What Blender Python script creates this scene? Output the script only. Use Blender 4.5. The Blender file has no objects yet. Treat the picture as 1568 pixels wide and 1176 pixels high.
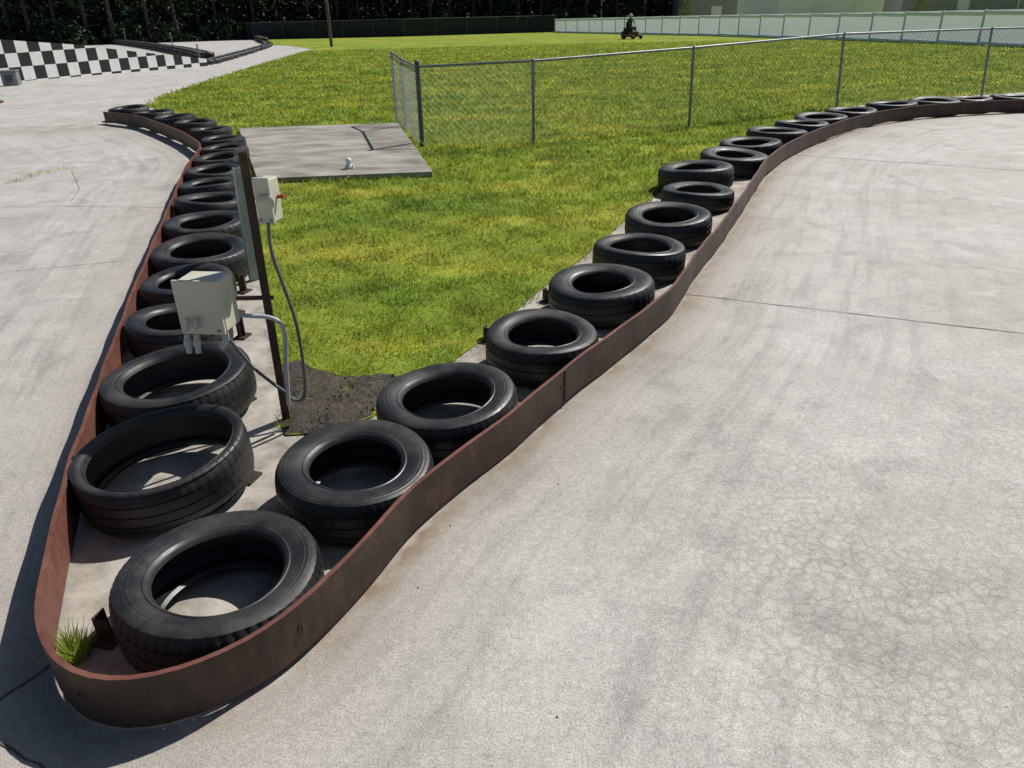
import bpy, bmesh, math, random
import numpy as np
from mathutils import Vector, Matrix
random.seed(4); rng=np.random.default_rng(7)
# Pixel helper: positions are image pixels cast through the camera; G() turns a pixel
# into a ground position (metres), PY() into a height on an upright plane.
H=1.75; FL=1160.0
th=math.atan(588/FL); ph=math.atan(.024)
F=Vector((0,math.cos(th),-math.sin(th))); R0=Vector((1,0,0)); U0=Vector((0,math.sin(th),math.cos(th)))
R=math.cos(ph)*R0-math.sin(ph)*U0; U=math.sin(ph)*R0+math.cos(ph)*U0
C=Vector((0,0,H)); K=.018; Y0=14.0
def ray(px,py): return F+R*((px-784)/FL)-U*((py-588)/FL)
def zg(y): return -K*(y-Y0) if y>Y0 else 0.0
def G(px,py,z=0.0):
    r=ray(px,py); p=C+r*((z-H)/r.z) if r.z<0 else Vector((0,1e9,0))
    if p.y>Y0: p=C+r*((z+Y0*K-H)/(r.z+K*r.y))
    return p
def PY(px,py,y):
    r=ray(px,py); return C+r*(y/r.y)
sc=bpy.context.scene
cam=bpy.data.objects.new("camera",bpy.data.cameras.new("camera")); sc.collection.objects.link(cam); sc.camera=cam
m=Matrix((R,U,-F)).transposed().to_4x4(); m.translation=C; cam.matrix_world=m
cam.data.sensor_width=36; cam.data.lens=36*FL/1568; cam.data.clip_end=2000; cam.data.clip_start=.05
sc.view_settings.view_transform='Standard'; sc.view_settings.look='None'; sc.view_settings.exposure=0
# ---------- light
az=math.atan2(.72,.69); el=math.radians(49)
sv=Vector((math.sin(az)*math.cos(el),math.cos(az)*math.cos(el),math.sin(el)))
w=bpy.data.worlds.new("World"); sc.world=w; w.use_nodes=True
nt=w.node_tree; sky=nt.nodes.new('ShaderNodeTexSky'); sky.sky_type='NISHITA'; sky.sun_disc=False
sky.sun_elevation=el; sky.sun_rotation=az
bg=nt.nodes['Background']; bg.inputs[1].default_value=.052; nt.links.new(sky.outputs[0],bg.inputs[0])
L=bpy.data.lights.new("sun",'SUN'); L.energy=5.0; L.angle=math.radians(.5); L.color=(1,.955,.89)
lo=bpy.data.objects.new("sun",L); sc.collection.objects.link(lo); lo.rotation_euler=(-sv).to_track_quat('-Z','Y').to_euler()
# ---------- material helper
class M:
    def __init__(s,name,rough=.7,metal=0,spec=.5):
        s.m=bpy.data.materials.new(name); s.m.use_nodes=True; s.t=s.m.node_tree; s.b=s.t.nodes['Principled BSDF']
        s.b.inputs['Roughness'].default_value=rough; s.b.inputs['Metallic'].default_value=metal
        s.b.inputs['Specular IOR Level'].default_value=spec
        s.co=s.t.nodes.new('ShaderNodeTexCoord').outputs['Object']
    def n(s,ty,**k):
        x=s.t.nodes.new(ty)
        for a,v in k.items(): setattr(x,a,v)
        return x
    def l(s,a,b): s.t.links.new(a,b)
    def noise(s,scale,detail=4,rough=.55,vec=None,stretch=None,dist=0):
        x=s.n('ShaderNodeTexNoise'); x.inputs['Scale'].default_value=scale; x.inputs['Detail'].default_value=detail
        x.inputs['Roughness'].default_value=rough; x.inputs['Distortion'].default_value=dist
        v=vec or s.co
        if stretch:
            mp=s.n('ShaderNodeMapping'); mp.inputs['Scale'].default_value=stretch; s.l(v,mp.inputs[0]); v=mp.outputs[0]
        s.l(v,x.inputs['Vector']); return x.outputs[0]
    def ramp(s,f,*st):
        r=s.n('ShaderNodeValToRGB'); e=r.color_ramp.elements
        while len(e)<len(st): e.new(.5)
        for i,(p,c) in enumerate(st):
            e[i].position=p; e[i].color=(c,c,c,1) if isinstance(c,(int,float)) else (*c,1)
        s.l(f,r.inputs[0]); return r.outputs[0]
    def mix(s,f,a,b,mode='MIX'):
        x=s.n('ShaderNodeMix',data_type='RGBA',blend_type=mode)
        for i,v in ((0,f),(6,a),(7,b)):
            if isinstance(v,(int,float)): x.inputs[i].default_value=v
            elif isinstance(v,tuple): x.inputs[i].default_value=(*v,1)
            else: s.l(v,x.inputs[i])
        return x.outputs[2]
    def math(s,op,a,b=0.0,clamp=False):
        x=s.n('ShaderNodeMath',operation=op,use_clamp=clamp)
        for i,v in ((0,a),(1,b)):
            if isinstance(v,(int,float)): x.inputs[i].default_value=v
            else: s.l(v,x.inputs[i])
        return x.outputs[0]
    def attr(s,name): return s.n('ShaderNodeAttribute',attribute_name=name).outputs['Fac']
    def col(s,c):
        if isinstance(c,tuple): s.b.inputs['Base Color'].default_value=(*c,1)
        else: s.l(c,s.b.inputs['Base Color'])
        return s
    def bump(s,h,strength=.3,dist=.01):
        x=s.n('ShaderNodeBump'); x.inputs['Strength'].default_value=strength; x.inputs['Distance'].default_value=dist
        s.l(h,x.inputs['Height']); s.l(x.outputs[0],s.b.inputs['Normal']); return s
    def translucent(s,c,f):
        tr=s.n('ShaderNodeBsdfTranslucent'); s.l(c,tr.inputs[0]); mx=s.n('ShaderNodeMixShader'); mx.inputs[0].default_value=f
        s.l(s.b.outputs[0],mx.inputs[1]); s.l(tr.outputs[0],mx.inputs[2]); s.l(mx.outputs[0],s.t.nodes['Material Output'].inputs[0])
def simple(name,c,rough=.6,metal=0,var=.25,scale=6,bump=.15):
    q=M(name,rough,metal); n=q.noise(scale,3)
    q.col(q.ramp(n,(.3,tuple(v*(1-var) for v in c)),(.7,tuple(min(1,v*(1+var)) for v in c))))
    if bump: q.bump(q.noise(scale*8,2),bump,.002)
    return q.m
# concrete
q=M('concrete',.76,spec=.3)
big=q.noise(.8,4,.6); mid=q.noise(4.5,5,.68); fine=q.noise(150,2,.7); sp=q.noise(42,3,.75); blot=q.noise(2.1,5,.7,dist=.6)
c=q.ramp(big,(.3,(.455,.438,.41)),(.7,(.565,.55,.525)))
c=q.mix(.6,c,q.ramp(mid,(.3,.70),(.70,1.12)),'MULTIPLY')
c=q.mix(.8,c,q.ramp(blot,(.34,.76),(.46,1.0)),'MULTIPLY')
c=q.mix(.6,c,q.ramp(sp,(.3,.68),(.7,1.2)),'MULTIPLY')
c=q.mix(.65,c,q.ramp(fine,(.32,.5),(.62,1.2)),'MULTIPLY')
c=q.mix(q.ramp(blot,(.62,0.),(.70,.5)),c,(.66,.645,.615))
cv=q.n('ShaderNodeCombineXYZ'); q.l(q.math('MULTIPLY',q.attr('rd'),6.5),cv.inputs[0]); q.l(q.math('MULTIPLY',q.attr('rt'),.4),cv.inputs[1])
stk=q.noise(1.6,4,.65,vec=cv.outputs[0])
c=q.mix(q.math('MULTIPLY',q.attr('near'),.5),c,q.ramp(stk,(.36,.66),(.52,1.03)),'MULTIPLY')
vo=q.n('ShaderNodeTexVoronoi',feature='DISTANCE_TO_EDGE'); vo.inputs['Scale'].default_value=20
nn=q.n('ShaderNodeTexNoise'); nn.inputs['Scale'].default_value=14; nn.inputs['Detail'].default_value=2; q.l(q.co,nn.inputs['Vector'])
va=q.n('ShaderNodeVectorMath',operation='MULTIPLY_ADD'); q.l(nn.outputs['Color'],va.inputs[0]); va.inputs[1].default_value=(.03,.03,0); q.l(q.co,va.inputs[2]); q.l(va.outputs[0],vo.inputs['Vector'])
cr=q.ramp(vo.outputs['Distance'],(.0,.0),(.17,1.0))
crm=q.math('MULTIPLY',q.attr('crack'),q.ramp(q.noise(1.5,4,.65),(.30,.3),(.6,.95)))
cra=q.mix(crm,(1.,1.,1.),q.mix(cr,(.77,.765,.75),(1.04,1.04,1.04)))
c=q.mix(1.0,c,cra,'MULTIPLY')
dm=q.math('MULTIPLY',q.attr('dirt'),q.ramp(mid,(.3,.3),(.62,1.0)))
c=q.mix(dm,c,(.21,.16,.11))
rustm=q.math('MULTIPLY',q.attr('rust'),q.ramp(stk,(.50,.0),(.66,.5))); c=q.mix(rustm,c,(.28,.165,.09))
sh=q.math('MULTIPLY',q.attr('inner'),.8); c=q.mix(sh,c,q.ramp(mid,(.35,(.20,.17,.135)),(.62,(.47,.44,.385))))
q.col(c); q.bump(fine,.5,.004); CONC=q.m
# grass ground
def grasscol(q):
    a=q.noise(.42,5,.65,stretch=(1,2.8,1)); b=q.noise(2.6,4,.7); c3=q.noise(.9,3,.6,stretch=(2.4,.8,1))
    g=q.ramp(a,(.34,(.23,.35,.045)),(.5,(.35,.45,.055)),(.66,(.56,.56,.08)))
    g=q.mix(.5,g,q.ramp(c3,(.4,.75),(.6,1.1)),'MULTIPLY')
    g=q.mix(.8,g,q.ramp(b,(.3,.6),(.66,1.2)),'MULTIPLY')
    return q.mix(q.ramp(b,(.60,0.),(.74,.4)),g,(.48,.43,.16))
q=M('grass_ground',.95,spec=.1); g=grasscol(q); f=q.noise(45,4,.8)
g=q.mix(.9,g,q.ramp(f,(.3,.3),(.68,.9)),'MULTIPLY'); q.col(g); q.bump(f,.6,.03); GRG=q.m
q=M('grass_blade',.5,spec=.3); g=grasscol(q); g=q.mix(.9,g,q.ramp(q.attr('rnd'),(0,.45),(1,1.35)),'MULTIPLY')
g=q.mix(q.ramp(q.attr('rnd2'),(.92,0.),(.96,.8)),g,(.45,.39,.20)); q.col(g); q.translucent(g,.5); GRB=q.m
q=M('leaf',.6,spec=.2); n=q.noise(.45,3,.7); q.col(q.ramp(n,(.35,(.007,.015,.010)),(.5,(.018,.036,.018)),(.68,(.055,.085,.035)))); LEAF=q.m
q=M('leaf_bright',.6,spec=.2); n=q.noise(3,2); q.col(q.ramp(n,(.3,(.10,.14,.02)),(.7,(.28,.28,.05)))); LEAFB=q.m
q=M('mud',.5,spec=.5); n=q.noise(6,5,.7); n2=q.noise(38,4,.75)
q.col(q.mix(.8,q.ramp(n,(.38,(.03,.022,.015)),(.62,(.10,.08,.058))),q.ramp(n2,(.35,.5),(.65,1.5)),'MULTIPLY')); q.l(q.ramp(n,(.4,.3),(.55,.85)),q.b.inputs['Roughness']); q.bump(n2,1.,.03); MUD=q.m
# rubber
q=M('rubber',.48,spec=.45)
oi=q.n('ShaderNodeObjectInfo').outputs['Random']
vm=q.n('ShaderNodeVectorMath',operation='ADD'); q.l(q.co,vm.inputs[0]); q.l(oi,vm.inputs[1])
n=q.noise(5,5,.62,vec=vm.outputs[0]); n2=q.noise(70,3)
cc=q.mix(q.ramp(n,(.4,0.),(.75,.65)),(.012,.013,.015),(.07,.065,.058))
cc=q.mix(q.ramp(n2,(.55,0.),(.8,.3)),cc,(.09,.082,.072)); q.col(cc)
q.l(q.ramp(n,(.3,.34),(.7,.66)),q.b.inputs['Roughness'])
sx=q.n('ShaderNodeSeparateXYZ'); q.l(q.co,sx.inputs[0])
rr=q.math('SQRT',q.math('ADD',q.math('MULTIPLY',sx.outputs[0],sx.outputs[0]),q.math('MULTIPLY',sx.outputs[1],sx.outputs[1])))
wv=q.math('SINE',q.math('MULTIPLY',rr,420.0)); wm=q.ramp(q.math('ABSOLUTE',q.math('SUBTRACT',rr,.262)),(.012,1.),(.016,0.))
q.bump(q.math('ADD',q.math('MULTIPLY',wv,q.math('MULTIPLY',wm,.6)),q.math('MULTIPLY',n2,.5)),.35,.002); RUB=q.m
def rustmat(name,a,b,c_,rough=.62):
    q=M(name,rough,.1,.35); n=q.noise(4,5,.7); n2=q.noise(26,4,.7,stretch=(1,1,.3))
    cc=q.ramp(n,(.3,a),(.5,b),(.74,c_)); cc=q.mix(.6,cc,q.ramp(n2,(.3,.5),(.7,1.3)),'MULTIPLY'); q.col(cc); q.bump(n2,.2,.002); return q.m
RUST=rustmat('rusty_steel',(.10,.04,.03),(.16,.062,.045),(.22,.095,.068))
SCUFF_SHADE=rustmat('scuffed_shaded_steel',(.024,.017,.014),(.052,.033,.026),(.115,.06,.042),.5)  # rail's outer face: rubber scuffs, plus its shade painted into the colour
DRUST=simple('dark_rust',(.04,.026,.02),.65,.2,.4,14)
GALV=simple('galvanised_steel',(.20,.225,.24),.45,.3,.2,10)
WIRE=simple('chain_link_wire',(.34,.36,.36),.5,.3,.1,4,0)
BOXM=simple('beige_enamel',(.55,.54,.44),.42,0,.08,9,.05)
PVC=simple('grey_pvc',(.42,.45,.47),.5,0,.1,9,.05)
WHITE=simple('white_paint',(.80,.80,.78),.5,0,.05,3,.05)
q=M('white_vinyl',.45); n=q.noise(.8,2); cc=q.ramp(n,(.3,(.70,.79,.84)),(.7,(.76,.84,.88))); q.col(cc); q.translucent(cc,.25); VINYL=q.m
BLACK=simple('black_fabric',(.012,.016,.024),.75,0,.3,1.2,0)
WOOD=simple('weathered_wood',(.13,.09,.06),.8,0,.3,3)
BARK=simple('bark',(.05,.04,.032),.9,0,.3,3,0)
RED=simple('red_plastic',(.35,.03,.03),.4); MRED=simple('dark_red_paint',(.10,.018,.014),.35)
GREY=simple('grey_siding',(.30,.31,.32),.7,bump=0); ROOF=simple('dark_roof',(.08,.08,.085),.7,bump=0); SKIN=simple('skin',(.45,.26,.18),.5); SHIRT=simple('dark_cloth',(.03,.035,.05),.9)
HOLE=simple('joint_filler',(.12,.10,.085),.95,bump=0); STRAW=simple('straw_cloth',(.5,.45,.35),.9)
q=M('checker_paint',.55); ck=q.n('ShaderNodeTexChecker'); ck.inputs['Scale'].default_value=1/.40; ck.inputs[1].default_value=(.85,.85,.83,1); ck.inputs[2].default_value=(.015,.015,.017,1)
mp=q.n('ShaderNodeMapping'); mp.inputs['Location'].default_value=(.01,.1,.013); q.l(q.co,mp.inputs[0]); q.l(mp.outputs[0],ck.inputs[0])
q.col(q.mix(.3,ck.outputs[0],q.ramp(q.noise(5,5),(.3,.6),(.7,1.1)),'MULTIPLY')); CHK=q.m
q=M('slab_concrete',.85); n=q.noise(1.6,5,.65,stretch=(1,2,1)); n2=q.noise(40,3,.7)
q.col(q.mix(.7,q.ramp(n,(.35,(.17,.155,.13)),(.62,(.38,.36,.32))),q.ramp(n2,(.3,.7),(.7,1.15)),'MULTIPLY')); q.bump(n2,.4,.004); SLAB=q.m
# ---------- mesh builder
class MB:
    def __init__(s): s.v=[]; s.f=[]; s.mi=[]; s.sm=[]
    def add(s,vs,fs,mi=0,sm=False):
        o=len(s.v); s.v+= [tuple(x) for x in vs]; s.f+=[tuple(i+o for i in f) for f in fs]; s.mi+=[mi]*len(fs); s.sm+=[sm]*len(fs)
    def box(s,c,d,mi=0,rot=0,bev=0.0,tilt=0):
        c=Vector(c); bm=bmesh.new(); bmesh.ops.create_cube(bm,size=1)
        for v in bm.verts: v.co=Vector((v.co.x*d[0],v.co.y*d[1],v.co.z*d[2]))
        if bev: bmesh.ops.bevel(bm,geom=bm.edges[:],offset=bev,segments=2,affect='EDGES',profile=.5)
        mt=Matrix.Rotation(rot,3,'Z')@Matrix.Rotation(tilt,3,'X')
        bm.verts.index_update(); s.add([mt@v.co+c for v in bm.verts],[[v.index for v in f.verts] for f in bm.faces],mi); bm.free()
    def tube(s,path,r,mi=0,n=10,cap=True):
        path=[Vector(p) for p in path]; rs=r if isinstance(r,list) else [r]*len(path); vs=[];fs=[]
        d=(path[1]-path[0]).normalized(); up=Vector((0,0,1)) if abs(d.z)<.9 else Vector((1,0,0)); a=d.cross(up).normalized()
        for i,p in enumerate(path):
            d=(path[min(i+1,len(path)-1)]-path[max(i-1,0)]).normalized(); a=(a-d*a.dot(d)).normalized(); b=d.cross(a)
            for k in range(n):
                t=2*math.pi*k/n; vs.append(p+(a*math.cos(t)+b*math.sin(t))*rs[i])
            if i:
                for k in range(n): fs.append(((i-1)*n+k,(i-1)*n+(k+1)%n,i*n+(k+1)%n,i*n+k))
        s.add(vs,fs,mi,True)
        if cap: s.add(vs[:n],[list(range(n))[::-1]],mi); s.add(vs[-n:],[list(range(n))],mi)
    def lathe(s,c,prof,mi=0,n=24,axis='Z'):
        c=Vector(c);vs=[];fs=[];m_=len(prof)
        for k in range(n):
            t=2*math.pi*k/n
            for r,z in prof:
                x,y=r*math.cos(t),r*math.sin(t)
                vs.append(c+(Vector((x,y,z)) if axis=='Z' else Vector((z,x,y)) if axis=='X' else Vector((x,z,y))))
        for k in range(n):
            for j in range(m_-1): fs.append((k*m_+j,((k+1)%n)*m_+j,((k+1)%n)*m_+j+1,k*m_+j+1))
        s.add(vs,fs,mi,True)
    def done(s,name,mats,parent=None):
        me=bpy.data.meshes.new(name); me.from_pydata(s.v,[],s.f); 
        for mm in mats: me.materials.append(mm)
        me.polygons.foreach_set('material_index',s.mi); me.polygons.foreach_set('use_smooth',s.sm); me.update()
        o=bpy.data.objects.new(name,me); sc.collection.objects.link(o)
        if parent: o.parent=parent
        return o
def empty(name,loc=(0,0,0)):
    o=bpy.data.objects.new(name,None); sc.collection.objects.link(o); o.empty_display_size=.1; return o
def catmull(P,n=8):
    P=[Vector(p) for p in P]; out=[]
    for i in range(len(P)-1):
        a=P[max(i-1,0)];b=P[i];c_=P[i+1];d=P[min(i+2,len(P)-1)]
        for k in range(n):
            t=k/n; out.append(.5*((2*b)+(c_-a)*t+(2*a-5*b+4*c_-d)*t*t+(3*b-a-3*c_+d)*t**3))
    out.append(P[-1]); return out
# ---------- rail
RH=.195
railpx=[(158,171),(185,174),(215,178),(245,188),(275,200),(300,214),(306,224),(296,240),(280,262),(265,300),(248,340),(228,385),(210,428),(193,470),(172,530),(148,590),(128,645),(108,700),(88,770),(69,840),(59,890),(55,940),(62,990),(84,1022),(130,1042),(190,1047),(272,1034),(345,1003),(402,970),(452,932),(502,885),(562,819),(612,765),(661,720),(740,663),(800,616),(850,576),(920,523),(980,479),(1030,440),(1062,392),(1112,332),(1150,278),(1180,238),(1230,207),(1300,182),(1360,168),(1440,159),(1568,152),(1750,145)]
rail=catmull([G(x,y,RH) for x,y in railpx],8)
def resample(P,st):
    acc=[0]
    for a,b in zip(P[:-1],P[1:]): acc.append(acc[-1]+(b-a).length)
    A=np.array([tuple(p) for p in P]); s=np.arange(0,acc[-1],st); return [Vector([np.interp(x,acc,A[:,k]) for k in range(3)]) for x in s]
rail=resample(rail,.06)
A=np.array([tuple(p) for p in rail])
for _ in range(7):
    B=A.copy(); B[1:-1]=A[1:-1]*.5+(A[:-2]+A[2:])*.25; A=B
rail=[Vector(a) for a in A]
rp=A[:,:2].copy()
mb=MB(); N=len(rail)
for i,p in enumerate(rail):
    d=(rail[min(i+1,N-1)]-rail[max(i-1,0)]); d.z=0; d.normalize(); nrm=Vector((-d.y,d.x,0))
    b=zg(p.y); wob=.003*math.sin(i*.35)+.002*math.sin(i*.83)
    for off,z in ((.006,.018),(.006,RH-.02),(.010,RH-.012),(.010,RH),(-.006,RH),(-.006,.018)):
        q_=Vector((p.x,p.y,0))+nrm*(off+wob); mb.v.append((q_.x,q_.y,b+z+.003*math.sin(i*.14)+(.004*math.sin(i*.4) if z<.02 else 0)))
    if i:
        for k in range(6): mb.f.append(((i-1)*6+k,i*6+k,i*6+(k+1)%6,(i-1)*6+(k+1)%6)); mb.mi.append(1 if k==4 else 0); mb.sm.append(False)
mb.f+=[(0,1,2,3,4,5),tuple((N-1)*6+k for k in range(6))[::-1]]; mb.mi+=[0,0]; mb.sm+=[False]*2
def near_i(px,py):
    t=G(px,py,.1); return min(range(N),key=lambda i:(rail[i]-t).xy.length)
for px,py in ((447,960),(850,592),(128,1078)):
    i=near_i(px,py); p=rail[i]; d=(rail[min(i+1,N-1)]-rail[max(0,i-1)]); d.z=0; d.normalize(); nr=Vector((d.y,-d.x,0))
    cc=Vector((p.x,p.y,.115)); r_=.018 if px==447 else .008
    mb.tube([cc+nr*.002,cc+nr*.010],r_,1,16); mb.tube([cc+nr*.010,cc+nr*.014],r_*.5,1,8)
    if px==850: # welded seam
        mb.tube([Vector((p.x,p.y,.03))+nr*.007+d*.03,Vector((p.x,p.y,RH-.004))+nr*.007+d*.03],.005,0,6)
o=mb.done('steel_barrier_rail',[RUST,SCUFF_SHADE])
# ---------- concrete ground
xs=np.unique(np.round(np.concatenate([np.arange(-90,-6,4),np.arange(-6,-3,.2),np.arange(-3,5,.05),np.arange(5,12,.25),np.arange(12,120,6)]),3))
ys=np.unique(np.round(np.concatenate([np.arange(-12,.6,.6),np.arange(.6,7,.05),np.arange(7,14,.125),np.arange(14,20,.5),np.arange(20,90,5)]),3))
X,Y=np.meshgrid(xs,ys); X=X.ravel();Y=Y.ravel(); Z=np.where(Y>Y0,-K*(Y-Y0),0)
nx,ny=len(xs),len(ys)
acc=np.concatenate([[0],np.cumsum(np.linalg.norm(np.diff(rp,axis=0),axis=1))])
rd=np.zeros(len(X)); rt=np.zeros(len(X)); 
def inpoly(x,y,P):
    r=np.zeros(len(x),bool); n=len(P); j=n-1
    for i in range(n):
        xi,yi=P[i];xj,yj=P[j]
        if yi!=yj: r^=((yi>y)!=(yj>y))&(x<(xj-xi)*(y-yi)/(yj-yi)+xi)
        j=i
    return r
for s in range(0,len(X),10000):
    dx=X[s:s+10000,None]-rp[None,:,0]; dy=Y[s:s+10000,None]-rp[None,:,1]; dd=dx*dx+dy*dy; k=dd.argmin(1)
    rd[s:s+10000]=np.sqrt(dd[np.arange(len(k)),k]); rt[s:s+10000]=acc[k]
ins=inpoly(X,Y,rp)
idx=np.arange(nx*ny).reshape(ny,nx)
faces=np.stack([idx[:-1,:-1],idx[:-1,1:],idx[1:,1:],idx[1:,:-1]],-1).reshape(-1,4)
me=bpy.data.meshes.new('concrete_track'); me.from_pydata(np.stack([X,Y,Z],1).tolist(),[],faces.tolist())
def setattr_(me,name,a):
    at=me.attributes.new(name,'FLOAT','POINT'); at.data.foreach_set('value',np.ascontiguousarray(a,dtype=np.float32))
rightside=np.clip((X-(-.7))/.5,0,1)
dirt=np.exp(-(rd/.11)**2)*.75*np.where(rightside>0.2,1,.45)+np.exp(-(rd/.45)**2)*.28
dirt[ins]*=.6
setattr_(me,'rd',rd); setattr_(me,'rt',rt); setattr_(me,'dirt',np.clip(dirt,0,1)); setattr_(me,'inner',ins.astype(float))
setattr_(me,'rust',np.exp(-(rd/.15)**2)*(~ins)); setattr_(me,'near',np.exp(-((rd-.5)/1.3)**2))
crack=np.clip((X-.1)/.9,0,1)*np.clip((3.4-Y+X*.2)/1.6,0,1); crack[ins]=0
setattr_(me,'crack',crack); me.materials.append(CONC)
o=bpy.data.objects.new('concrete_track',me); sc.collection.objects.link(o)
gb=MB()
for a,b_ in ((-400,14),(14,1500)):
    gb.add([(-1500,a,zg(a)-.02),(1500,a,zg(a)-.02),(1500,b_,zg(b_)-.02),(-1500,b_,zg(b_)-.02)],[(0,1,2,3)])
gb.done('ground',[GRG])
# ---------- grass lawn
def P2(l): return [tuple(G(x,y)[:2]) for x,y in l]
leftE=P2([(438,668),(425,560),(410,450),(398,350),(392,285),(375,222),(345,197),(300,184),(225,163),(250,147),(300,130),(360,111),(420,93),(478,75),(440,70),(408,69),(395,60)])
rightE=P2([(1750,128),(1568,141),(1450,149),(1300,163),(1240,178),(1180,198),(1110,222),(1050,262),(1000,302),(950,345),(900,390),(830,443),(740,520),(660,580),(570,640),(500,664)])
lawn=leftE+[(-60,100),(-60,200),(200,200),(200,30)]+rightE
bm=bmesh.new(); vv=[bm.verts.new((x,y,0)) for x,y in lawn]; bm.faces.new(vv); bmesh.ops.triangulate(bm,faces=bm.faces[:])
bmesh.ops.bisect_plane(bm,geom=bm.verts[:]+bm.edges[:]+bm.faces[:],plane_co=(0,Y0,0),plane_no=(0,1,0))
for v in bm.verts: v.co.z=zg(v.co.y)+.008
bmesh.ops.recalc_face_normals(bm,faces=bm.faces[:])
me=bpy.data.meshes.new('lawn'); bm.to_mesh(me); bm.free(); me.materials.append(GRG); o=bpy.data.objects.new('lawn',me); sc.collection.objects.link(o)
if me.polygons[0].normal.z<0: me.flip_normals()
# mud: uneven lumpy soil patch
mudc=P2([(437,668),(432,610),(430,560),(455,553),(490,568),(530,578),(580,576),(625,578),(640,588),(600,620),(550,645),(490,664)])
mudp=[]
for i in range(len(mudc)):
    a=Vector(mudc[i]);b=Vector(mudc[(i+1)%len(mudc)])
    for k in range(6):
        p=a.lerp(b,k/6); r_=.018 if k else 0; mudp.append((p.x+random.uniform(-r_,r_),p.y+random.uniform(-r_,r_)))
mx_=np.array(mudp)
bm=bmesh.new(); vv=[bm.verts.new((x,y,0)) for x,y in mudp]; bm.faces.new(vv); bmesh.ops.triangulate(bm,faces=bm.faces[:])
for _ in range(3): bmesh.ops.subdivide_edges(bm,edges=[e for e in bm.edges if e.calc_length()>.05],cuts=1,use_grid_fill=True); bmesh.ops.triangulate(bm,faces=bm.faces[:])
for v in bm.verts:
    if v.is_boundary: v.co.z=.0085
    else: v.co.z=.013+.007*math.sin(v.co.x*31+2*math.sin(v.co.y*17))*math.sin(v.co.y*27)+random.uniform(0,.006)
bmesh.ops.recalc_face_normals(bm,faces=bm.faces[:])
me=bpy.data.meshes.new('mud_patch'); bm.to_mesh(me); bm.free()
if sum(p.normal.z for p in me.polygons)<0: me.flip_normals()
for p in me.polygons: p.use_smooth=True
me.materials.append(MUD); o=bpy.data.objects.new('mud_patch',me); sc.collection.objects.link(o)
mb=MB(); k=0
while k<170:
    x=random.uniform(mx_[:,0].min(),mx_[:,0].max()); y=random.uniform(mx_[:,1].min(),mx_[:,1].max())
    if not inpoly(np.array([x]),np.array([y]),mx_)[0] or y>3.55+.2*math.sin(x*20): 
        k+=.2; continue
    r=random.uniform(.003,.009); ox=random.uniform(.7,1.4)
    vs=[(x+r*ox*math.cos(t)*random.uniform(.8,1.1),y+r*math.sin(t)*random.uniform(.8,1.1),.012) for t in (0,1.05,2.1,3.14,4.2,5.24)]+[(x+r*.5*math.cos(t),y+r*.5*math.sin(t),.018+r*random.uniform(.3,.7)) for t in (0,2.1,4.2)]
    mb.add(vs,[(0,1,7,6),(1,2,7),(2,3,8,7),(3,4,8),(4,5,6,8),(5,0,6),(6,7,8)],0); k+=1
mb.done('gravel',[simple('grey_stone',(.10,.09,.08),.8,0,.5,30,0)])
# slab
sp=[G(x,y) for x,y in ((366,203),(610,195),(663,272),(395,283))]
mb=MB(); mb.add([(p.x,p.y,.07) for p in sp]+[(p.x,p.y,-.01) for p in sp],[(3,2,1,0),(0,1,5,4),(1,2,6,5),(2,3,7,6),(3,0,4,7)]); 
o=mb.done('concrete_slab',[SLAB]); mo=o.modifiers.new('b','BEVEL'); mo.width=.012; mo.segments=2
slabp=np.array([(p.x,p.y) for p in sp])
# grass blades
NB=760000; a_,b_=3.0,48.0
u=rng.random(NB); d=(a_**.4+u*(b_**.4-a_**.4))**2.5; an=np.radians(rng.uniform(-42,46,NB))
bx=d*np.sin(an); by=d*np.cos(an)
cl=np.sin(bx*9.1+np.sin(by*7))*np.sin(by*8.3+np.sin(bx*5))
jx=bx+rng.normal(0,.025,NB)*np.clip(d/5,1,3); jy=by+rng.normal(0,.025,NB)*np.clip(d/5,1,3)
keep=inpoly(jx,jy,np.array(lawn))&~inpoly(bx,by,slabp)
inm=inpoly(jx,jy,mx_); keep&=(~inm)|(rng.random(NB)<.05)
keep&=rng.random(NB)<(.68+.4*cl)
bx,by,d,cl=bx[keep],by[keep],d[keep],cl[keep]; n=len(bx)
hh=(.020+.018*rng.random(n)+.009*cl)*np.clip(d/6,1,1.6)*(1+.8*(rng.random(n)<.05)); ww=.003*np.clip(d/3.5,1,9)*(.7+.6*rng.random(n))
aa=rng.uniform(0,2*np.pi,n); la=rng.uniform(0,2*np.pi,n); ll=hh*rng.uniform(.1,1.2,n)
zb=np.where(by>Y0,-K*(by-Y0),0)+.004
V=np.zeros((n,3,3)); V[:,0]=np.stack([bx-np.cos(aa)*ww,by-np.sin(aa)*ww,zb],1); V[:,1]=np.stack([bx+np.cos(aa)*ww,by+np.sin(aa)*ww,zb],1)
V[:,2]=np.stack([bx+np.cos(la)*ll,by+np.sin(la)*ll,zb+hh],1)
def trimesh(name,V,mat,attrs=None):
    n=len(V); me=bpy.data.meshes.new(name); me.vertices.add(n*3); me.vertices.foreach_set('co',V.astype(np.float32).ravel())
    me.loops.add(n*3); me.loops.foreach_set('vertex_index',np.arange(n*3,dtype=np.int32)); me.polygons.add(n)
    me.polygons.foreach_set('loop_start',np.arange(0,n*3,3,dtype=np.int32)); me.update(calc_edges=True)
    for k,a in (attrs or {}).items(): setattr_(me,k,np.repeat(a,3))
    me.materials.append(mat); o=bpy.data.objects.new(name,me); sc.collection.objects.link(o); return o
trimesh('grass',V,GRB,{'rnd':rng.random(n),'rnd2':rng.random(n)})
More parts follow.
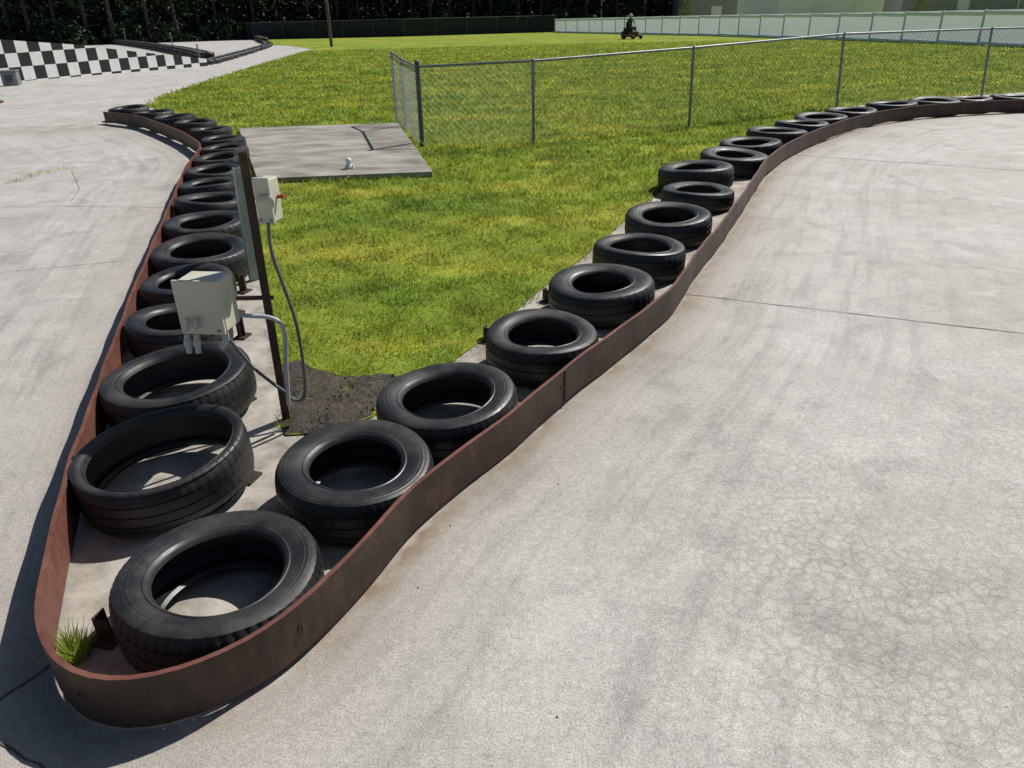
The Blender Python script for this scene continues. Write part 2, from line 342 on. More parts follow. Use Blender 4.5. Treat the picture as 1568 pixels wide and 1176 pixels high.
def tuft(name,c,n,r,h):
    a=rng.uniform(0,2*np.pi,n); rr=r*np.sqrt(rng.random(n)); x=c.x+rr*np.cos(a); y=c.y+rr*np.sin(a); z=np.full(n,c.z)
    hh=h*rng.uniform(.4,1,n); w_=.0026; l=rng.uniform(.2,.9,n)*hh; t=a+rng.normal(0,.6,n)
    V=np.zeros((n,3,3)); V[:,0]=np.stack([x-w_*np.sin(t),y+w_*np.cos(t),z],1); V[:,1]=np.stack([x+w_*np.sin(t),y-w_*np.cos(t),z],1); V[:,2]=np.stack([x+l*np.cos(t),y+l*np.sin(t),z+hh],1)
    trimesh(name,V,GRB,{'rnd':.4+rng.random(n)*.6,'rnd2':.55+rng.random(n)*.44})
tuft('weed_tuft',G(112,1006),320,.045,.085)
tuft('weed_tuft',G(441,650),60,.05,.06)
for px,py in ((20,278),(45,270),(70,264),(98,259)): tuft('weed_tuft',G(px,py),80,.11,.03)
tuft('weed_tuft',G(535,596),80,.07,.05); tuft('weed_tuft',G(470,580),50,.05,.05)
# joints in concrete
mb=MB()
def strip(P,wd,z=.003):
    P=[G(*p) for p in P]; 
    for a,b in zip(P[:-1],P[1:]):
        k=10; prev=None; t=(b-a).normalized(); nn_=Vector((-t.y,t.x,0))
        for j in range(k+1):
            p=a.lerp(b,j/k)+nn_*random.uniform(-.5,.5)*wd; h_=nn_*wd/2*random.uniform(.5,1.2); zz=zg(p.y)+z
            cur=[Vector((p.x+h_.x,p.y+h_.y,zz)),Vector((p.x-h_.x,p.y-h_.y,zz))]
            if prev: mb.add([prev[0],prev[1],cur[1],cur[0]],[(0,1,2,3)])
            prev=cur
strip([(1035,449),(1300,480),(1568,511),(1800,540)],.007)
strip([(1190,236),(1400,250),(1568,262),(1800,282)],.010)
strip([(-200,437),(60,412),(205,398)],.005); strip([(-200,322),(100,316),(262,318)],.006)
strip([(-150,1185),(0,1072),(80,1018)],.009); strip([(-100,1095),(0,1138),(75,1180),(160,1230)],.008)
strip([(110,262),(122,290),(108,310)],.006)
mb.done('expansion_joint',[HOLE])
# ---------- tires
def tire_mesh(Rr,wd,ri,seg,lug):
    D=Rr-ri
    g=.0055
    pr=[(ri,.16,0),(ri+.010,.10,0),(ri+.3*D,.03,0),(ri+.62*D,0,0),(ri+.85*D,.03,0),(Rr-.013,.08,1),(Rr-.004,.14,1),(Rr,.26,1),(Rr-g,.265,0),(Rr-g,.285,0),(Rr,.29,2),(Rr+.001,.40,2),(Rr,.475,2),(Rr-g,.48,0),(Rr-g,.50,0),(Rr,.505,3),(Rr+.001,.60,3),(Rr,.705,3),(Rr-g,.71,0),(Rr-g,.73,0),(Rr,.735,4),(Rr-.004,.86,4),(Rr-.013,.925,4),(ri+.88*D,.955,5),(ri+.80*D,.985,0),(ri+.62*D,1.,0),(ri+.42*D,.992,0),(ri+.3*D,.965,0),(ri+.2*D,.945,0),(ri+.17*D,.955,0),(ri+.1*D,.925,0),(ri+.006,.90,0),(ri,.84,0),(ri+.012,.80,0),(ri+.6*D,.86,0),(Rr-.022,.75,0),(Rr-.016,.5,0),(Rr-.022,.25,0),(ri+.6*D,.13,0),(ri+.012,.2,0)]
    m_=len(pr);vs=[];fs=[]
    for k in range(seg):
        t=2*math.pi*k/seg
        for j,(r,z,f) in enumerate(pr):
            if f in (1,4) and k%4==0: r-=lug
            if f==5 and k%4==0: r-=lug*.3
            if f==2 and (k+2)%4==0: r-=lug*.7
            if f==3 and k%4==0: r-=lug*.7
            vs.append((r*math.cos(t),r*math.sin(t),z*wd))
    for k in range(seg):
        for j in range(m_):
            a=k*m_+j;b=k*m_+(j+1)%m_;c=((k+1)%seg)*m_+(j+1)%m_;d2=((k+1)%seg)*m_+j; fs.append((a,d2,c,b))
    me=bpy.data.meshes.new('tire'); me.from_pydata(vs,[],fs); me.polygons.foreach_set('use_smooth',[True]*len(fs)); me.materials.append(RUB); me.update()
    me.set_sharp_from_angle(angle=math.radians(38)); return me
placed=[]
def tire(px,py,wpx,wd=.2,rat=.6,z0=.0,tilt=(0,0),seg=120,lug=.005,free=False):
    p=G(px,py,wd+z0); dep=(p-C).dot(F); Rr=wpx*dep/FL/2*.975; Rr=min(max(Rr,.28),.41)
    x,y=p.x,p.y
    for _ in range(0 if free else 40):
        dd=np.hypot(rp[:,0]-x,rp[:,1]-y); k=int(dd.argmin()); inside=inpoly(np.array([x]),np.array([y]),rp)[0]
        v=np.array([x-rp[k,0],y-rp[k,1]]); v/=np.linalg.norm(v)+1e-9
        if not inside: v=-v; x,y=rp[k,0]+v[0]*.05,rp[k,1]+v[1]*.05; continue
        if dd[k]>=Rr+.012: break
        s_=Rr+.013-dd[k]; x+=v[0]*s_*.6; y+=v[1]*s_*.6
    p=Vector((x,y,0))
    for q2,r2 in placed:
        dv=p-q2; l_=dv.length
        if l_<(Rr+r2)*.985 and l_>.01 and z0==0:
            Rr=max(.26,l_/.985-r2)
    placed.append((p,Rr))
    me=tire_mesh(Rr,wd,Rr*rat,seg,lug)
    s1=random.uniform(0,6); e=random.uniform(.003,.014); e3=random.uniform(0,.006)
    for v in me.vertices:
        t=math.atan2(v.co.y,v.co.x); k=1+e*math.sin(2*t+s1)+e3*math.sin(3*t+s1*3); v.co.x*=k; v.co.y*=k; v.co.z+=.006*math.sin(2*t+s1*2)*(v.co.z/wd)
    o=bpy.data.objects.new('tire',me); sc.collection.objects.link(o)
    mt=Matrix.Rotation(math.radians(tilt[0]),4,'X')@Matrix.Rotation(math.radians(tilt[1]),4,'Y')@Matrix.Rotation(random.uniform(0,6),4,'Z'); mt.translation=Vector((x,y,zg(y)+z0+.003+Rr*.8*math.sin(math.radians(math.hypot(*tilt))))); o.matrix_world=mt
T=[(343,880,324,.2,.62),(548,708,246,.19,.57),(692,604,222,.2,.62),(829,508,177,.2,.60),(922,430,166,.2,.54),(978,376,144,.2,.64),(1024,328,135,.2,.6),(1068,290,113,.16,.6),(1067,257,132,.22,.56),(1125,237,105,.19,.55),(1150,217,95,.2,.6),(1190,200,92,.2,.6),(1228,188,82,.2,.6),(1258,178,80,.2,.6),(1310,168,78,.2,.6),(1372,159,76,.2,.6),(1432,153,76,.2,.6),(1490,150,76,.2,.6),(1550,146,76,.2,.6),(1620,142,76,.2,.6),
(232,690,262,.2,.82),(250,576,228,.2,.68),(250,492,158,.19,.6),(272,428,142,.19,.6),(297,382,148,.2,.6),(309,338,130,.2,.6),(313,306,114,.2,.6),(318,281,95,.2,.6),(321,260,88,.2,.6),(328,241,78,.2,.6),(333,226,72,.19,.6),(341,211,68,.19,.6),(322,197,64,.19,.6),(298,186,64,.2,.6),(268,178,62,.2,.6),(234,171,62,.2,.6),(197,165,60,.2,.6)]
TL={0:(-1.5,1.5),1:(3,2.5),2:(2,-2.5),3:(2.5,1.5),5:(-2,2),6:(3,-1),8:(-2.5,-3),9:(2,3),20:(2.5,-3),21:(2,-3),22:(-2,3),24:(3,2),26:(-3,2)}
LG={0:.0045,1:.003,2:.003,20:.0025,21:.003}
for i,t in enumerate(T): tire(*t,seg=224 if i in(0,1,2,20,21) else 144 if t[2]>120 else 72,tilt=TL.get(i,(random.uniform(-2,2),random.uniform(-2,2))),free=(i>=34),lug=LG.get(i,.0035))
# ---------- stakes
def stake(px,py,h=.17,rot=0):
    p=G(px,py); mb=MB(); mb.box((p.x,p.y,h/2),(.06,.007,h),0,rot,.002); mb.box((p.x-.027*math.cos(rot),p.y-.027*math.sin(rot)+.028,h/2),(.007,.05,h-.004),0,rot,.002); mb.box((p.x,p.y,.006),(.09,.07,.01),0,rot,.002); mb.done('steel_stake',[DRUST])
for px,py in ((382,733),(376,615),(372,516),(374,447),(374,397),(370,360)): stake(px,py,.13,random.uniform(.9,1.4))
for px,py in ((164,980),(750,522),(840,462)): stake(px,py,.08,random.uniform(-.6,-.2))
# ---------- post & electrics
b=G(440,642); top=PY(373,232,b.y+.02); e=empty('electrical_post')
mb=MB(); dz=(top-b)
vs=[]
for p in (b-Vector((0,0,.05)),top):
    for x,y in ((-.018,-.018),(.018,-.018),(.018,-.012),(-.012,-.012),(-.012,.02),(-.018,.02)): vs.append(p+Vector((x,y,0)))
mb.add(vs,[(k,(k+1)%6,6+(k+1)%6,6+k) for k in range(6)]+[(5,4,3,2,1,0),(6,7,8,9,10,11)]); 
def atz(z): return b+dz*((z-b.z)/dz.z)
for z in np.arange(.15,1.2,.075): 
    p=atz(z); mb.tube([p+Vector((0.003,-.017,0)),p+Vector((0.003,-.0195,0))],.006,1,8)
mb.done('post',[rustmat('rusty_post',(.03,.02,.015),(.055,.035,.024),(.10,.06,.035)),DRUST],e)
def ebox(name,l,t,r,bt,y,dp,rot):
    A=PY(l,t,y);B=PY(r,bt,y); cx=(A.x+B.x)/2; cz=(A.z+B.z)/2; wx=B.x-A.x; hz=A.z-B.z
    mb=MB(); mb.box((cx,y+dp/2,cz),(wx,dp,hz),0,rot,.006); 
    fr=Matrix.Rotation(rot,3,'Z')@Vector((0,-dp/2,0)); mb.box((cx+fr.x,y+dp/2+fr.y,cz+.004),(wx+.012,.014,hz+.012),0,rot,.004)
    for sx_ in (-.4,.4):
        fx=Matrix.Rotation(rot,3,'Z')@Vector((wx*sx_,-dp/2-.009,0)); mb.tube([Vector((cx,y+dp/2,cz-hz*.42))+fx,Vector((cx,y+dp/2,cz-hz*.42))+fx+Vector((0,-.004,0))],.006,1,8)
    mb.done(name,[BOXM,GALV],e); return cx,cz,wx,hz
yb=b.y
ebox('junction_box',266,434,350,510,yb-.22,.15,math.radians(-8))
cx,cz,wx,hz=ebox('switch_box',391,276,424,342,yb-.03,.09,math.radians(-12))
mb=MB()
mb.lathe((cx,yb-.045,cz-.0),[(.0,-.008),(.03,-.008),(.033,0),(.036,0),(.036,.008)],0,24,'Y')
mb.done('switch_dial',[BOXM],e)
mb=MB(); pr_=PY(425,301,yb+.02); mb.tube([pr_,pr_+Vector((.022,0,0))],.008,0,12); mb.tube([pr_+Vector((.02,0,0)),pr_+Vector((.025,0,0))],.011,0,12); mb.done('plug',[RED],e)
def pp(l,y): return catmull([PY(a,c,y) for a,c in l],6)
mb=MB()
mb.tube(pp([(411,342),(413,370),(420,400),(435,440),(452,490),(462,540),(467,590),(464,610),(450,612),(436,600),(415,585),(385,560),(352,520)],yb-.04),.0075,0,10)
mb.tube(pp([(360,482),(385,484),(412,486),(430,496),(437,520),(438,560),(442,620)],yb-.07),.0095,1,10)
mb.tube(pp([(344,505),(346,520),(340,532)],yb-.1),.014,1,10)
for px in (286,300): mb.tube([PY(px,512,yb-.16),PY(px+4,540,yb-.16)],.012,1,12); mb.tube([PY(px,505,yb-.24),PY(px,488,yb-.24)],.008,1,10); mb.tube([PY(px+1,520,yb-.16),PY(px+2,528,yb-.16)],.016,1,12)
mb.tube([PY(362,478,yb-.07),PY(374,480,yb-.07)],.014,1,12)
mb.done('conduit',[simple('dark_grey_conduit',(.10,.11,.12),.5),PVC],e)
mb=MB(); a=PY(352,470,yb-.1); c2=atz(a.z); mb.box(((a.x+c2.x)/2,yb+.005,a.z),(abs(c2.x-a.x)+.06,.008,.02),0,0,.002); mb.done('bracket',[DRUST],e)
b2=G(392,428); t2=PY(367,256,b2.y); mb=MB(); vs=[]
for p in (b2,t2):
    for x,y in ((-.045,-.02),(.045,-.02),(.045,.02),(.038,.02),(.038,-.013),(-.038,-.013),(-.038,.02),(-.045,.02)):
        c_=Matrix.Rotation(math.radians(35),3,'Z')@Vector((x,y,0)); vs.append(p+c_)
mb.add(vs,[(k,(k+1)%8,8+(k+1)%8,8+k) for k in range(8)]+[tuple(range(7,-1,-1)),tuple(range(8,16))]); mb.done('sign_post',[simple('grey_blue_steel',(.34,.38,.41),.5,.2,.15,6)])
p=G(535,258,.07); mb=MB(); mb.lathe((p.x,p.y,.07),[(.05,0),(.05,.03),(.035,.035),(.03,.07),(.033,.072),(.033,.10),(.02,.115),(0,.118)],0,20); mb.tube([Vector((p.x,p.y,.1)),Vector((p.x+.06,p.y-.02,.1))],.015,0,10); mb.done('cleanout_cap',[WHITE])
# ---------- chain link fence
fe=empty('chain_link_fence')
run=[G(x,y) for x,y in ((647,225),(817,222),(1055,196),(1281,166),(1503,149),(1715,137))]
run2=[G(x,y) for x,y in ((647,225),(622,199),(608,191))]
posts=MB(); wires=MB()
tops1=[PY(x,y,p.y) for (x,y),p in zip(((639,101),(816,92),(1061,72),(1290,51),(1515,43),(1725,38)),run)]
tops2=[tops1[0],PY(615,90,run2[1].y),PY(600,80,run2[2].y)]
def fencerun(B,T3):
    for i,p in enumerate(B):
        r=.030 if i==0 else .021; ex=.05 if i==0 else 0; t=Vector((p.x*.3+T3[i].x*.7,p.y,T3[i].z+ex))
        posts.tube([p-Vector((0,0,.05)),t],r,0,12)
        posts.lathe(t,[(r+.004,-.02),(r+.004,0),(r*.6,.02),(0,.025)],0,12)
    for i in range(len(B)-1):
        lx=lambda j:B[j].x*.3+T3[j].x*.7
        Tz=[T3[i].z,T3[i+1].z]
        a=Vector((lx(i),B[i].y,Tz[0]-.01));c=Vector((lx(i+1),B[i+1].y,Tz[1]-.01)); posts.tube([a,c],.017,0,10)
        L_=(B[i+1]-B[i]).xy.length; ux=(B[i+1]-B[i]).xy.normalized(); nv=Vector((-ux.y,ux.x,0))*.03
        s_=.085; hgt=(Tz[0]+Tz[1])/2-.03; k=-int(hgt/s_)-1
        def pt(u,z,off):
            u=min(max(u,0),L_); f=u/L_; bz=zg(B[i].y)*(1-f)+zg(B[i+1].y)*f; tz=Tz[0]*(1-f)+Tz[1]*f; g=z/hgt
            bot=B[i].lerp(B[i+1],f); tp=a.lerp(c,f)
            return Vector((bot.x*(1-g)+tp.x*g,bot.y*(1-g)+tp.y*g,bz+.03+(tz-bz-.04)*g))+nv*(1+off)
        while k*s_<L_:
            for sg in (1,-1):
                u0=k*s_; u1=u0+hgt; z0,z1=(0,hgt) if sg>0 else (hgt,0)
                a0,a1=max(u0,0),min(u1,L_)
                if a1-a0<.02: continue
                za=z0+(z1-z0)*(a0-u0)/hgt; zb_=z0+(z1-z0)*(a1-u0)/hgt
                wires.tube([pt(a0,za,.1*sg),pt(a1,zb_,.1*sg)],.0024,0,3,False)
            k+=1
fencerun(run,tops1); fencerun(run2,tops2)
posts.done('posts_and_rail',[GALV],fe); wires.done('wire_mesh',[WIRE],fe)
# ---------- checkered wall
W=[((-60,132),(-60,50)),((0,128),(0,58)),((150,117),(150,68)),((240,109),(240,80)),((318,101),(318,90))]
Bp=[G(*a) for a,_ in W]; Tp=[PY(c[0],c[1],p.y) for (_,c),p in zip(W,Bp)]
A=Bp[0];E=Bp[-1]; ang=math.atan2(E.y-A.y,E.x-A.x); ux=Vector((math.cos(ang),math.sin(ang),0))
mb=MB(); loc=[((p-A).dot(ux),p.z-A.z,t.z-A.z) for p,t in zip(Bp,Tp)]
for u,z0,z1 in loc:
    for y in (0,.12): mb.v+=[(u,y,z0-.05),(u,y,z1)]
nn_=len(loc)
for i in range(nn_-1):
    a=i*4;b4=a+4
    for f in ((a,b4,b4+1,a+1),(a+2,a+3,b4+3,b4+2),(a+1,b4+1,b4+3,a+3)): mb.f.append(f); mb.mi.append(0); mb.sm.append(False)
mb.f+=[(0,1,3,2),((nn_-1)*4,(nn_-1)*4+2,(nn_-1)*4+3,(nn_-1)*4+1)]; mb.mi+=[0,0]; mb.sm+=[False]*2
o=mb.done('checkered_wall',[CHK]); o.location=A; o.rotation_euler[2]=ang
# ---------- far tires barriers (one object)
tb=MB()
def tirerow(P,n,stack=1,r=.33,w_=.2):
    c=catmull([G(*p) for p in P],12); L_=[0]
    for a,b5 in zip(c[:-1],c[1:]): L_.append(L_[-1]+(b5-a).length)
    tot=L_[-1]; n=int(tot/(2*r*1.02)) if n is None else n
    for i in range(n):
        s_=tot*i/max(1,n-1); j=next((k for k in range(1,len(L_)) if L_[k]>=s_),len(L_)-1); p=c[j-1].lerp(c[j],(s_-L_[j-1])/max(1e-6,L_[j]-L_[j-1]))
        for k in range(stack):
            q3=p+Vector((random.uniform(-.05,.05),random.uniform(-.05,.05),k*w_))
            tb.lathe(q3,[(r*.6,w_*.2),(r*.62,w_*.05),(r*.8,0),(r*.97,w_*.1),(r,w_*.3),(r,w_*.7),(r*.97,w_*.9),(r*.8,w_),(r*.62,w_*.95),(r*.6,w_*.8),(r*.9,w_*.6),(r*.9,w_*.3)],0,14)
tirerow([(318,99),(345,92),(385,80),(410,71),(405,66)],None,1)
tirerow([(405,66),(380,58),(320,52),(230,51),(160,52),(90,56),(-20,60)],None,2)
tirerow([(318,95),(260,80),(180,68),(100,62),(0,60)],None,2)
tb.done('tire_barrier',[RUB])
def pole(px,pb,r,h,mat):
    p=G(px,pb); mb=MB(); mb.tube([p-Vector((0,0,.1)),p+Vector((0,0,h*.5)),p+Vector((0,0,h))],[r,r*.92,r*.85],0,14)
    return p,mb
p,mb=pole(508,72,.10,8.5,WOOD); mb.box(p+Vector((0,-.14,7.9)),(1.8,.1,.12),0,0,.01)
for dx in (-.8,-.3,.3,.8): mb.lathe(p+Vector((dx,-.14,7.96)),[(.03,0),(.05,.04),(.03,.08),(.045,.11),(0,.14)],1,10)
mb.done('utility_pole',[WOOD,GALV])
PALE=simple('pale_metal',(.5,.52,.54),.5,.1)
for px,pb,h,r in ((148,46,7,.12),(920,46,7,.07)):
    p,mb=pole(px,pb,r,h,GALV); mb.box(p+Vector((.0,-.35,h)),(.3,.7,.1),0,0,.02); mb.tube([p+Vector((0,0,.0)),p+Vector((0,0,.3))],r*1.8,0,12); mb.done('light_pole',[PALE])
for px,pb,pt_ in ((90,62,24),(267,82,50),(307,98,68),(62,60,30),(195,70,45)):
    p=G(px,pb); t=PY(px-4,pt_,p.y); mb=MB(); mb.tube([p,Vector((p.x,p.y,t.z))],.03,0,8); mb.lathe((p.x,p.y,t.z),[(.04,-.03),(.04,0),(0,.03)],0,8); mb.box((p.x,p.y,p.z+.02),(.2,.2,.04),0,0,.01); mb.done('marker_post',[GALV])
p,mb=pole(-2,158,.04,3.2,WOOD); mb.box(p+Vector((0,0,.03)),(.16,.16,.05),0,0,.01); mb.box(p+Vector((0,-.05,2.9)),(.25,.12,.3),1,0,.02); mb.done('sign_pole',[RUST,WHITE])
p=G(20,131); mb=MB(); mb.box(p+Vector((0,0,.2)),(.42,.3,.36),0,.2,.02); mb.box(p+Vector((0,0,.40)),(.46,.34,.04),0,.2,.01); mb.box(p+Vector((.02,-.16,.2)),(.2,.02,.2),1,.2,.004); mb.done('utility_box',[GALV,ROOF])
for px in (52,152,236):
    p=G(px,50); mb=MB(); mb.tube([p,p+Vector((0,0,4.2))],.03,0,8)
    vs=[];fs=[]; n0=14; zl=H+.25-p.z-p.z*0
    for i in range(n0+1):
        t=i/n0; z=zl-.1+2.2*t; w_=(.55*math.sin(math.pi*min(1,.25+t*.75))+.12); vs+=[p+Vector((.03,0,z)),p+Vector((.03+w_,.07*math.sin(t*7),z-.1*math.sin(t*5)))]
        if i: fs.append((2*i-2,2*i-1,2*i+1,2*i))
    mb.add(vs,fs,1,True); mb.done('feather_flag',[GALV,VINYL])
# ---------- dark fence
fl=[G(-260,66),G(100,60),G(390,61),G(620,56),G(850,49)]
mb=MB()
for i in range(len(fl)-1):
    a,c=fl[i],fl[i+1]; n=max(2,int((c-a).length/3))
    for j in range(n):
        p=a.lerp(c,j/n);q2=a.lerp(c,(j+1)/n); hz=1.5; sg=random.uniform(-.16,.03)
        m_=p.lerp(q2,.5)
        dv=(q2-p).normalized(); nv=Vector((-dv.y,dv.x,0))*.02
        vs=[p,m_+nv,q2,q2+Vector((0,0,hz)),m_+Vector((0,0,hz+sg))+nv,p+Vector((0,0,hz))]
        mb.add(vs,[(0,1,4,5),(1,2,3,4)],0); mb.tube([p+Vector((0,-.05,0)),p+Vector((0,-.05,hz+.12))],.03,1,8)
        mb.tube([p+Vector((0,-.05,hz+.03)),q2+Vector((0,-.05,hz+.03))],.03,1,6)
mb.done('windscreen_fence',[BLACK,simple('grey_post',(.10,.11,.12),.6)])
# ---------- white vinyl fence
wl=[(G(850,50),PY(850,29,G(850,50).y)),(G(1100,55),PY(1100,23,G(1100,55).y)),(G(1330,63),PY(1330,19,G(1330,63).y)),(G(1568,72),PY(1568,14,G(1568,72).y)),(G(1850,84),PY(1850,8,G(1850,84).y))]
mb=MB()
for i in range(len(wl)-1):
    (a,ta),(c,tc)=wl[i],wl[i+1]; n=max(3,int((c-a).length/2.4))
    for j in range(n):
        f0,f1=j/n,(j+1)/n; p=a.lerp(c,f0);q2=a.lerp(c,f1); h0=(ta.z-a.z)*(1-f0)+(tc.z-c.z)*f0; h1=(ta.z-a.z)*(1-f1)+(tc.z-c.z)*f1
        dv=(q2-p); an_=math.atan2(dv.y,dv.x); ns=12
        for k in range(ns):
            u0=p.lerp(q2,k/ns+.001);u1=p.lerp(q2,(k+1)/ns-.001); ha=h0+(h1-h0)*k/ns; hb=h0+(h1-h0)*(k+1)/ns
            mb.add([u0,u1,u1+Vector((0,0,hb)),u0+Vector((0,0,ha))],[(0,1,2,3)])
        # posts and rails stand just behind/around the panel sheet
        nv=Vector((-math.sin(an_),math.cos(an_),0))*.035
        if nv.y<0: nv=-nv
        mid_=(p+q2)/2+nv; mb.box(mid_+Vector((0,0,(h0+h1)/2-.08)),(dv.length-.14,.05,.08),0,an_); mb.box(mid_+Vector((0,0,.1)),(dv.length-.14,.05,.08),0,an_)
        mb.box(p+nv*.6+Vector((0,0,h0/2+.01)),(.11,.08,h0+.02),0,an_,.01)
mb.done('white_vinyl_fence',[VINYL])
# ---------- buildings
def building(name,cx,cy,wx,dy,h,wall,roof,rot=0):
    e=empty(name); mb=MB(); z0=zg(cy)
    mb.box((0,0,h/2),(wx,dy,h),0)
    for k in range(int(h/.25)): mb.box((0,-dy/2-.012,.12+k*.25),(wx-.1,.02,.012),0)
    o=mb.done('walls',[wall],e); mb=MB()
    mb.add([(-wx/2-.3,-dy/2-.4,h),(wx/2+.3,-dy/2-.4,h),(wx/2+.3,dy/2+.4,h),(-wx/2-.3,dy/2+.4,h),(-wx/2-.3,0,h+dy*.22),(wx/2+.3,0,h+dy*.22)],[(0,1,5,4),(2,3,4,5),(0,4,3),(1,2,5),(3,2,1,0)]); mb.done('roof',[roof],e)
    mb=MB()
    for t in (-.35,.35):
        mb.box((wx*t,-dy/2-.03,3.1),(1.2,.05,.6),1); mb.box((wx*t,-dy/2-.045,3.1),(1.05,.05,.5),0)
    mb.box((-wx*.12,-dy/2-.03,1.05),(1.0,.06,2.1),1); mb.box((wx*.22,-dy/2-.035,1.4),(.1,.06,2.8),1); mb.done('windows_and_door',[ROOF,WHITE],e)
    e.location=(cx,cy,z0); e.rotation_euler[2]=rot
def bx_(px,y): return PY(px,5,y).x
WSID=M('white_siding',.6); WSID.col((.84,.86,.88)); WSID=WSID.m
building('white_building',(bx_(1178,68)+bx_(1350,68))/2,68+4,(bx_(1350,68)-bx_(1178,68)),8,4.0,WSID,ROOF,math.radians(8))
building('grey_building',(bx_(1060,82)+bx_(1165,82))/2,82+5,(bx_(1165,82)-bx_(1060,82)),9,4.0,GREY,ROOF,0)
building('storage_building',(bx_(1390,72)+bx_(1640,72))/2,72+6,(bx_(1640,72)-bx_(1390,72)),10,4.0,GREY,ROOF,0)
# ---------- trees
def foliage(cx,cy,r,h,z0,ncl,nl,size):
    t=rng.random(ncl)**.8; a=rng.uniform(0,2*np.pi,ncl); rr=r*(1-.75*t)*np.sqrt(rng.uniform(.25,1,ncl))
    c=np.stack([cx+rr*np.cos(a),cy+rr*np.sin(a),z0+.1+t*h],1)
    P=np.repeat(c,nl,0)+rng.normal(0,size*1.5,(ncl*nl,3)); s=size*rng.uniform(.4,1,(ncl*nl,1,1))
    return P[:,None,:]+rng.normal(0,1,(ncl*nl,3,3))*s*.6
VV=[];tk=MB()
def ty(x): return 90-12*min(1,max(0,(-x-18)/20))+(14*min(1,max(0,(x-30)/10)))
for row in range(3):
    x=-95
    while x<130:
        x+=rng.uniform(1.8,3.4); y=ty(x)+row*4+rng.uniform(-1.3,1.3)
        h=rng.uniform(8,14); z=zg(y); r=rng.uniform(1.8,2.8)
        VV.append(foliage(x,y,r,h,z,50,12,.28)); 
        tk.tube([(x,y,z-.2),(x+.1,y,z+h*.5),(x+.05,y,z+h*.97)],[.2,.12,.03],0,6,False)
n=70000; x=rng.uniform(-100,135,n); yy=np.array([ty(a) for a in x])+rng.uniform(1.5,12,n); z=-K*(yy-Y0)+9*rng.random(n)**1.7
P=np.stack([x,yy,z],1); VV.append(P[:,None,:]+rng.normal(0,1,(n,3,3))*.42)
n=34000; x=rng.uniform(-100,135,n); yy=np.array([ty(a) for a in x])+rng.uniform(-1.8,.5,n); z=-K*(yy-Y0)+2.4*rng.random(n)**1.3*(.6+.4*np.sin(x*1.3)*np.sin(x*.37))
P=np.stack([x,yy,z],1); VV.append(P[:,None,:]+rng.normal(0,1,(n,3,3))*.17)
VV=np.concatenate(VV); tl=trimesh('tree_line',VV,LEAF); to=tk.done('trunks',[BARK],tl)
for px,y in ((1050,80),(1410,66)):
    c_=PY(px,8,y); trimesh('bush',foliage(c_.x,y,1.0,max(1.5,H+.35-zg(y)-.9),zg(y),70,30,.08),LEAFB)
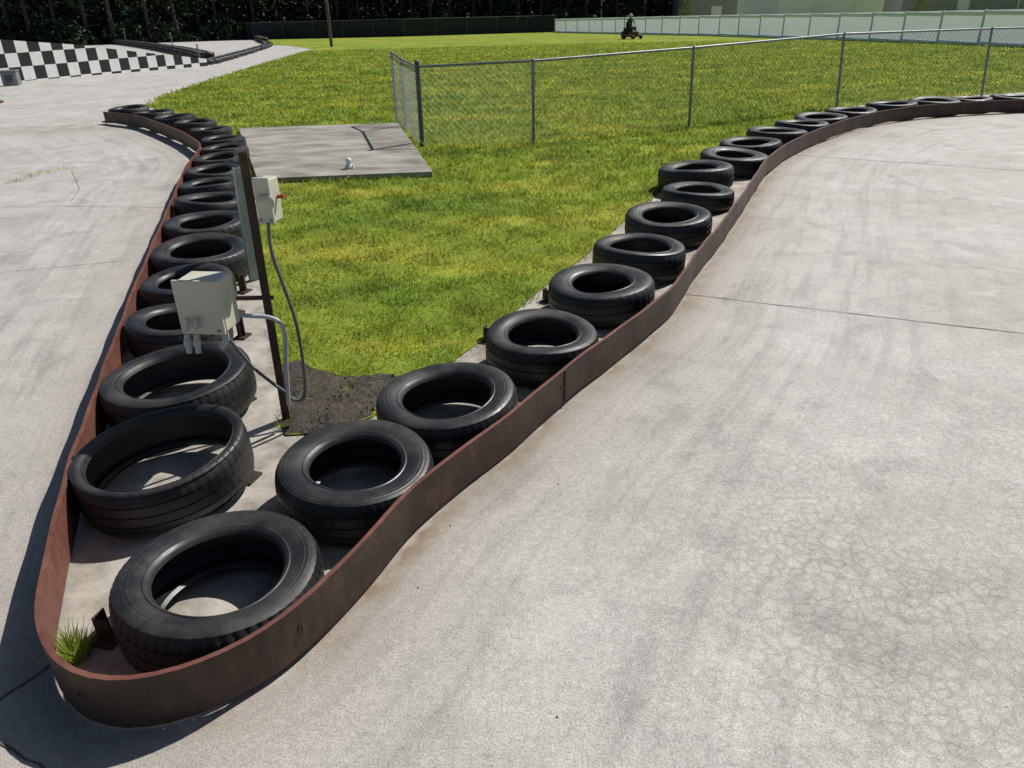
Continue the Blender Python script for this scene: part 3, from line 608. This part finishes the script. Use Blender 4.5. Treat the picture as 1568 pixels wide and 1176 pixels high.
# ---------- mower with rider
mp_=G(966,60); me_=empty('riding_mower')
mb=MB()
mb.box((0,0,.42),(.55,1.2,.22),0,0,.05); mb.box((0,-.35,.25),(1.25,.62,.16),0,0,.05); mb.box((0,.45,.62),(.5,.5,.28),1,0,.06)
mb.box((0,.1,.66),(.5,.45,.12),1,0,.04); mb.box((0,.33,.92),(.5,.1,.5),1,0,.04)
for sx_ in (-1,1):
    mb.lathe((sx_*.42-.1,.35,.28),[(0,0),(.15,0),(.17,.02),(.27,.03),(.28,.06),(.28,.16),(.27,.2),(.17,.2),(.15,.22),(0,.22)],1,20,'X')
    mb.lathe((sx_*.35-.05,-.75,.15),[(0,0),(.13,0),(.15,.02),(.15,.08),(.13,.1),(0,.1)],1,16,'X')
    mb.tube([(sx_*.3,-.75,.15),(sx_*.25,-.55,.38)],.03,0,8); mb.tube([(sx_*.28,.45,.5),(sx_*.28,.5,1.45),(sx_*.2,.5,1.52),(0,.5,1.52)],.025,1,8)
    mb.tube([(sx_*.3,.0,.5),(sx_*.28,-.2,.9),(sx_*.1,-.22,.95)],.018,1,8)
ob=mb.done('mower_body',[MRED,simple('black_plastic',(.02,.02,.02),.5)],me_)
J=[(0,.15,.76),(0,.2,.98),(0,.2,1.2),(0,.18,1.36),(0,.16,1.45),(0,.14,1.55),(.2,.18,1.30),(.27,.02,1.08),(.16,-.18,.98),(-.2,.18,1.30),(-.27,.02,1.08),(-.16,-.18,.98),(.12,.1,.76),(.16,-.28,.78),(.16,-.42,.45),(.16,-.52,.42),(-.12,.1,.76),(-.16,-.28,.78),(-.16,-.42,.45),(-.16,-.52,.42)]
ED=[(0,1),(1,2),(2,3),(3,4),(4,5),(2,6),(6,7),(7,8),(2,9),(9,10),(10,11),(0,12),(12,13),(13,14),(14,15),(0,16),(16,17),(17,18),(18,19)]
RD=[.14,.14,.15,.06,.075,.08,.06,.045,.035,.06,.045,.035,.09,.065,.045,.04,.09,.065,.045,.04]
me=bpy.data.meshes.new('rider'); me.from_pydata(J,ED,[]); ro=bpy.data.objects.new('rider',me); sc.collection.objects.link(ro); ro.parent=me_
md=ro.modifiers.new('s','SKIN'); 
for i,v in enumerate(me.skin_vertices[0].data): v.radius=(RD[i],RD[i]); v.use_root=(i==0)
ro.modifiers.new('ss','SUBSURF').levels=1; me.materials.append(SHIRT)
mb=MB(); mb.lathe((0,.15,1.52),[(0,-.10),(.05,-.09),(.085,-.02),(.09,.03),(.08,.08)],0,16); mb.lathe((0,.14,1.58),[(.19,0),(.18,.015),(.1,.03),(.09,.09),(.05,.12),(0,.125)],1,18); mb.done('head_and_hat',[SKIN,STRAW],me_)
me_.location=mp_; me_.rotation_euler[2]=math.radians(25); me_.scale=(.9,.9,.9)
mb=MB()
for px,py in ((853,1098),(855,742),(690,805),(640,900)):
    p=G(px,py); mb.lathe(p,[(.003,0),(.0035,.0015),(.002,.003),(0,.0035)],0,7)
mb.done('pebbles',[HOLE])
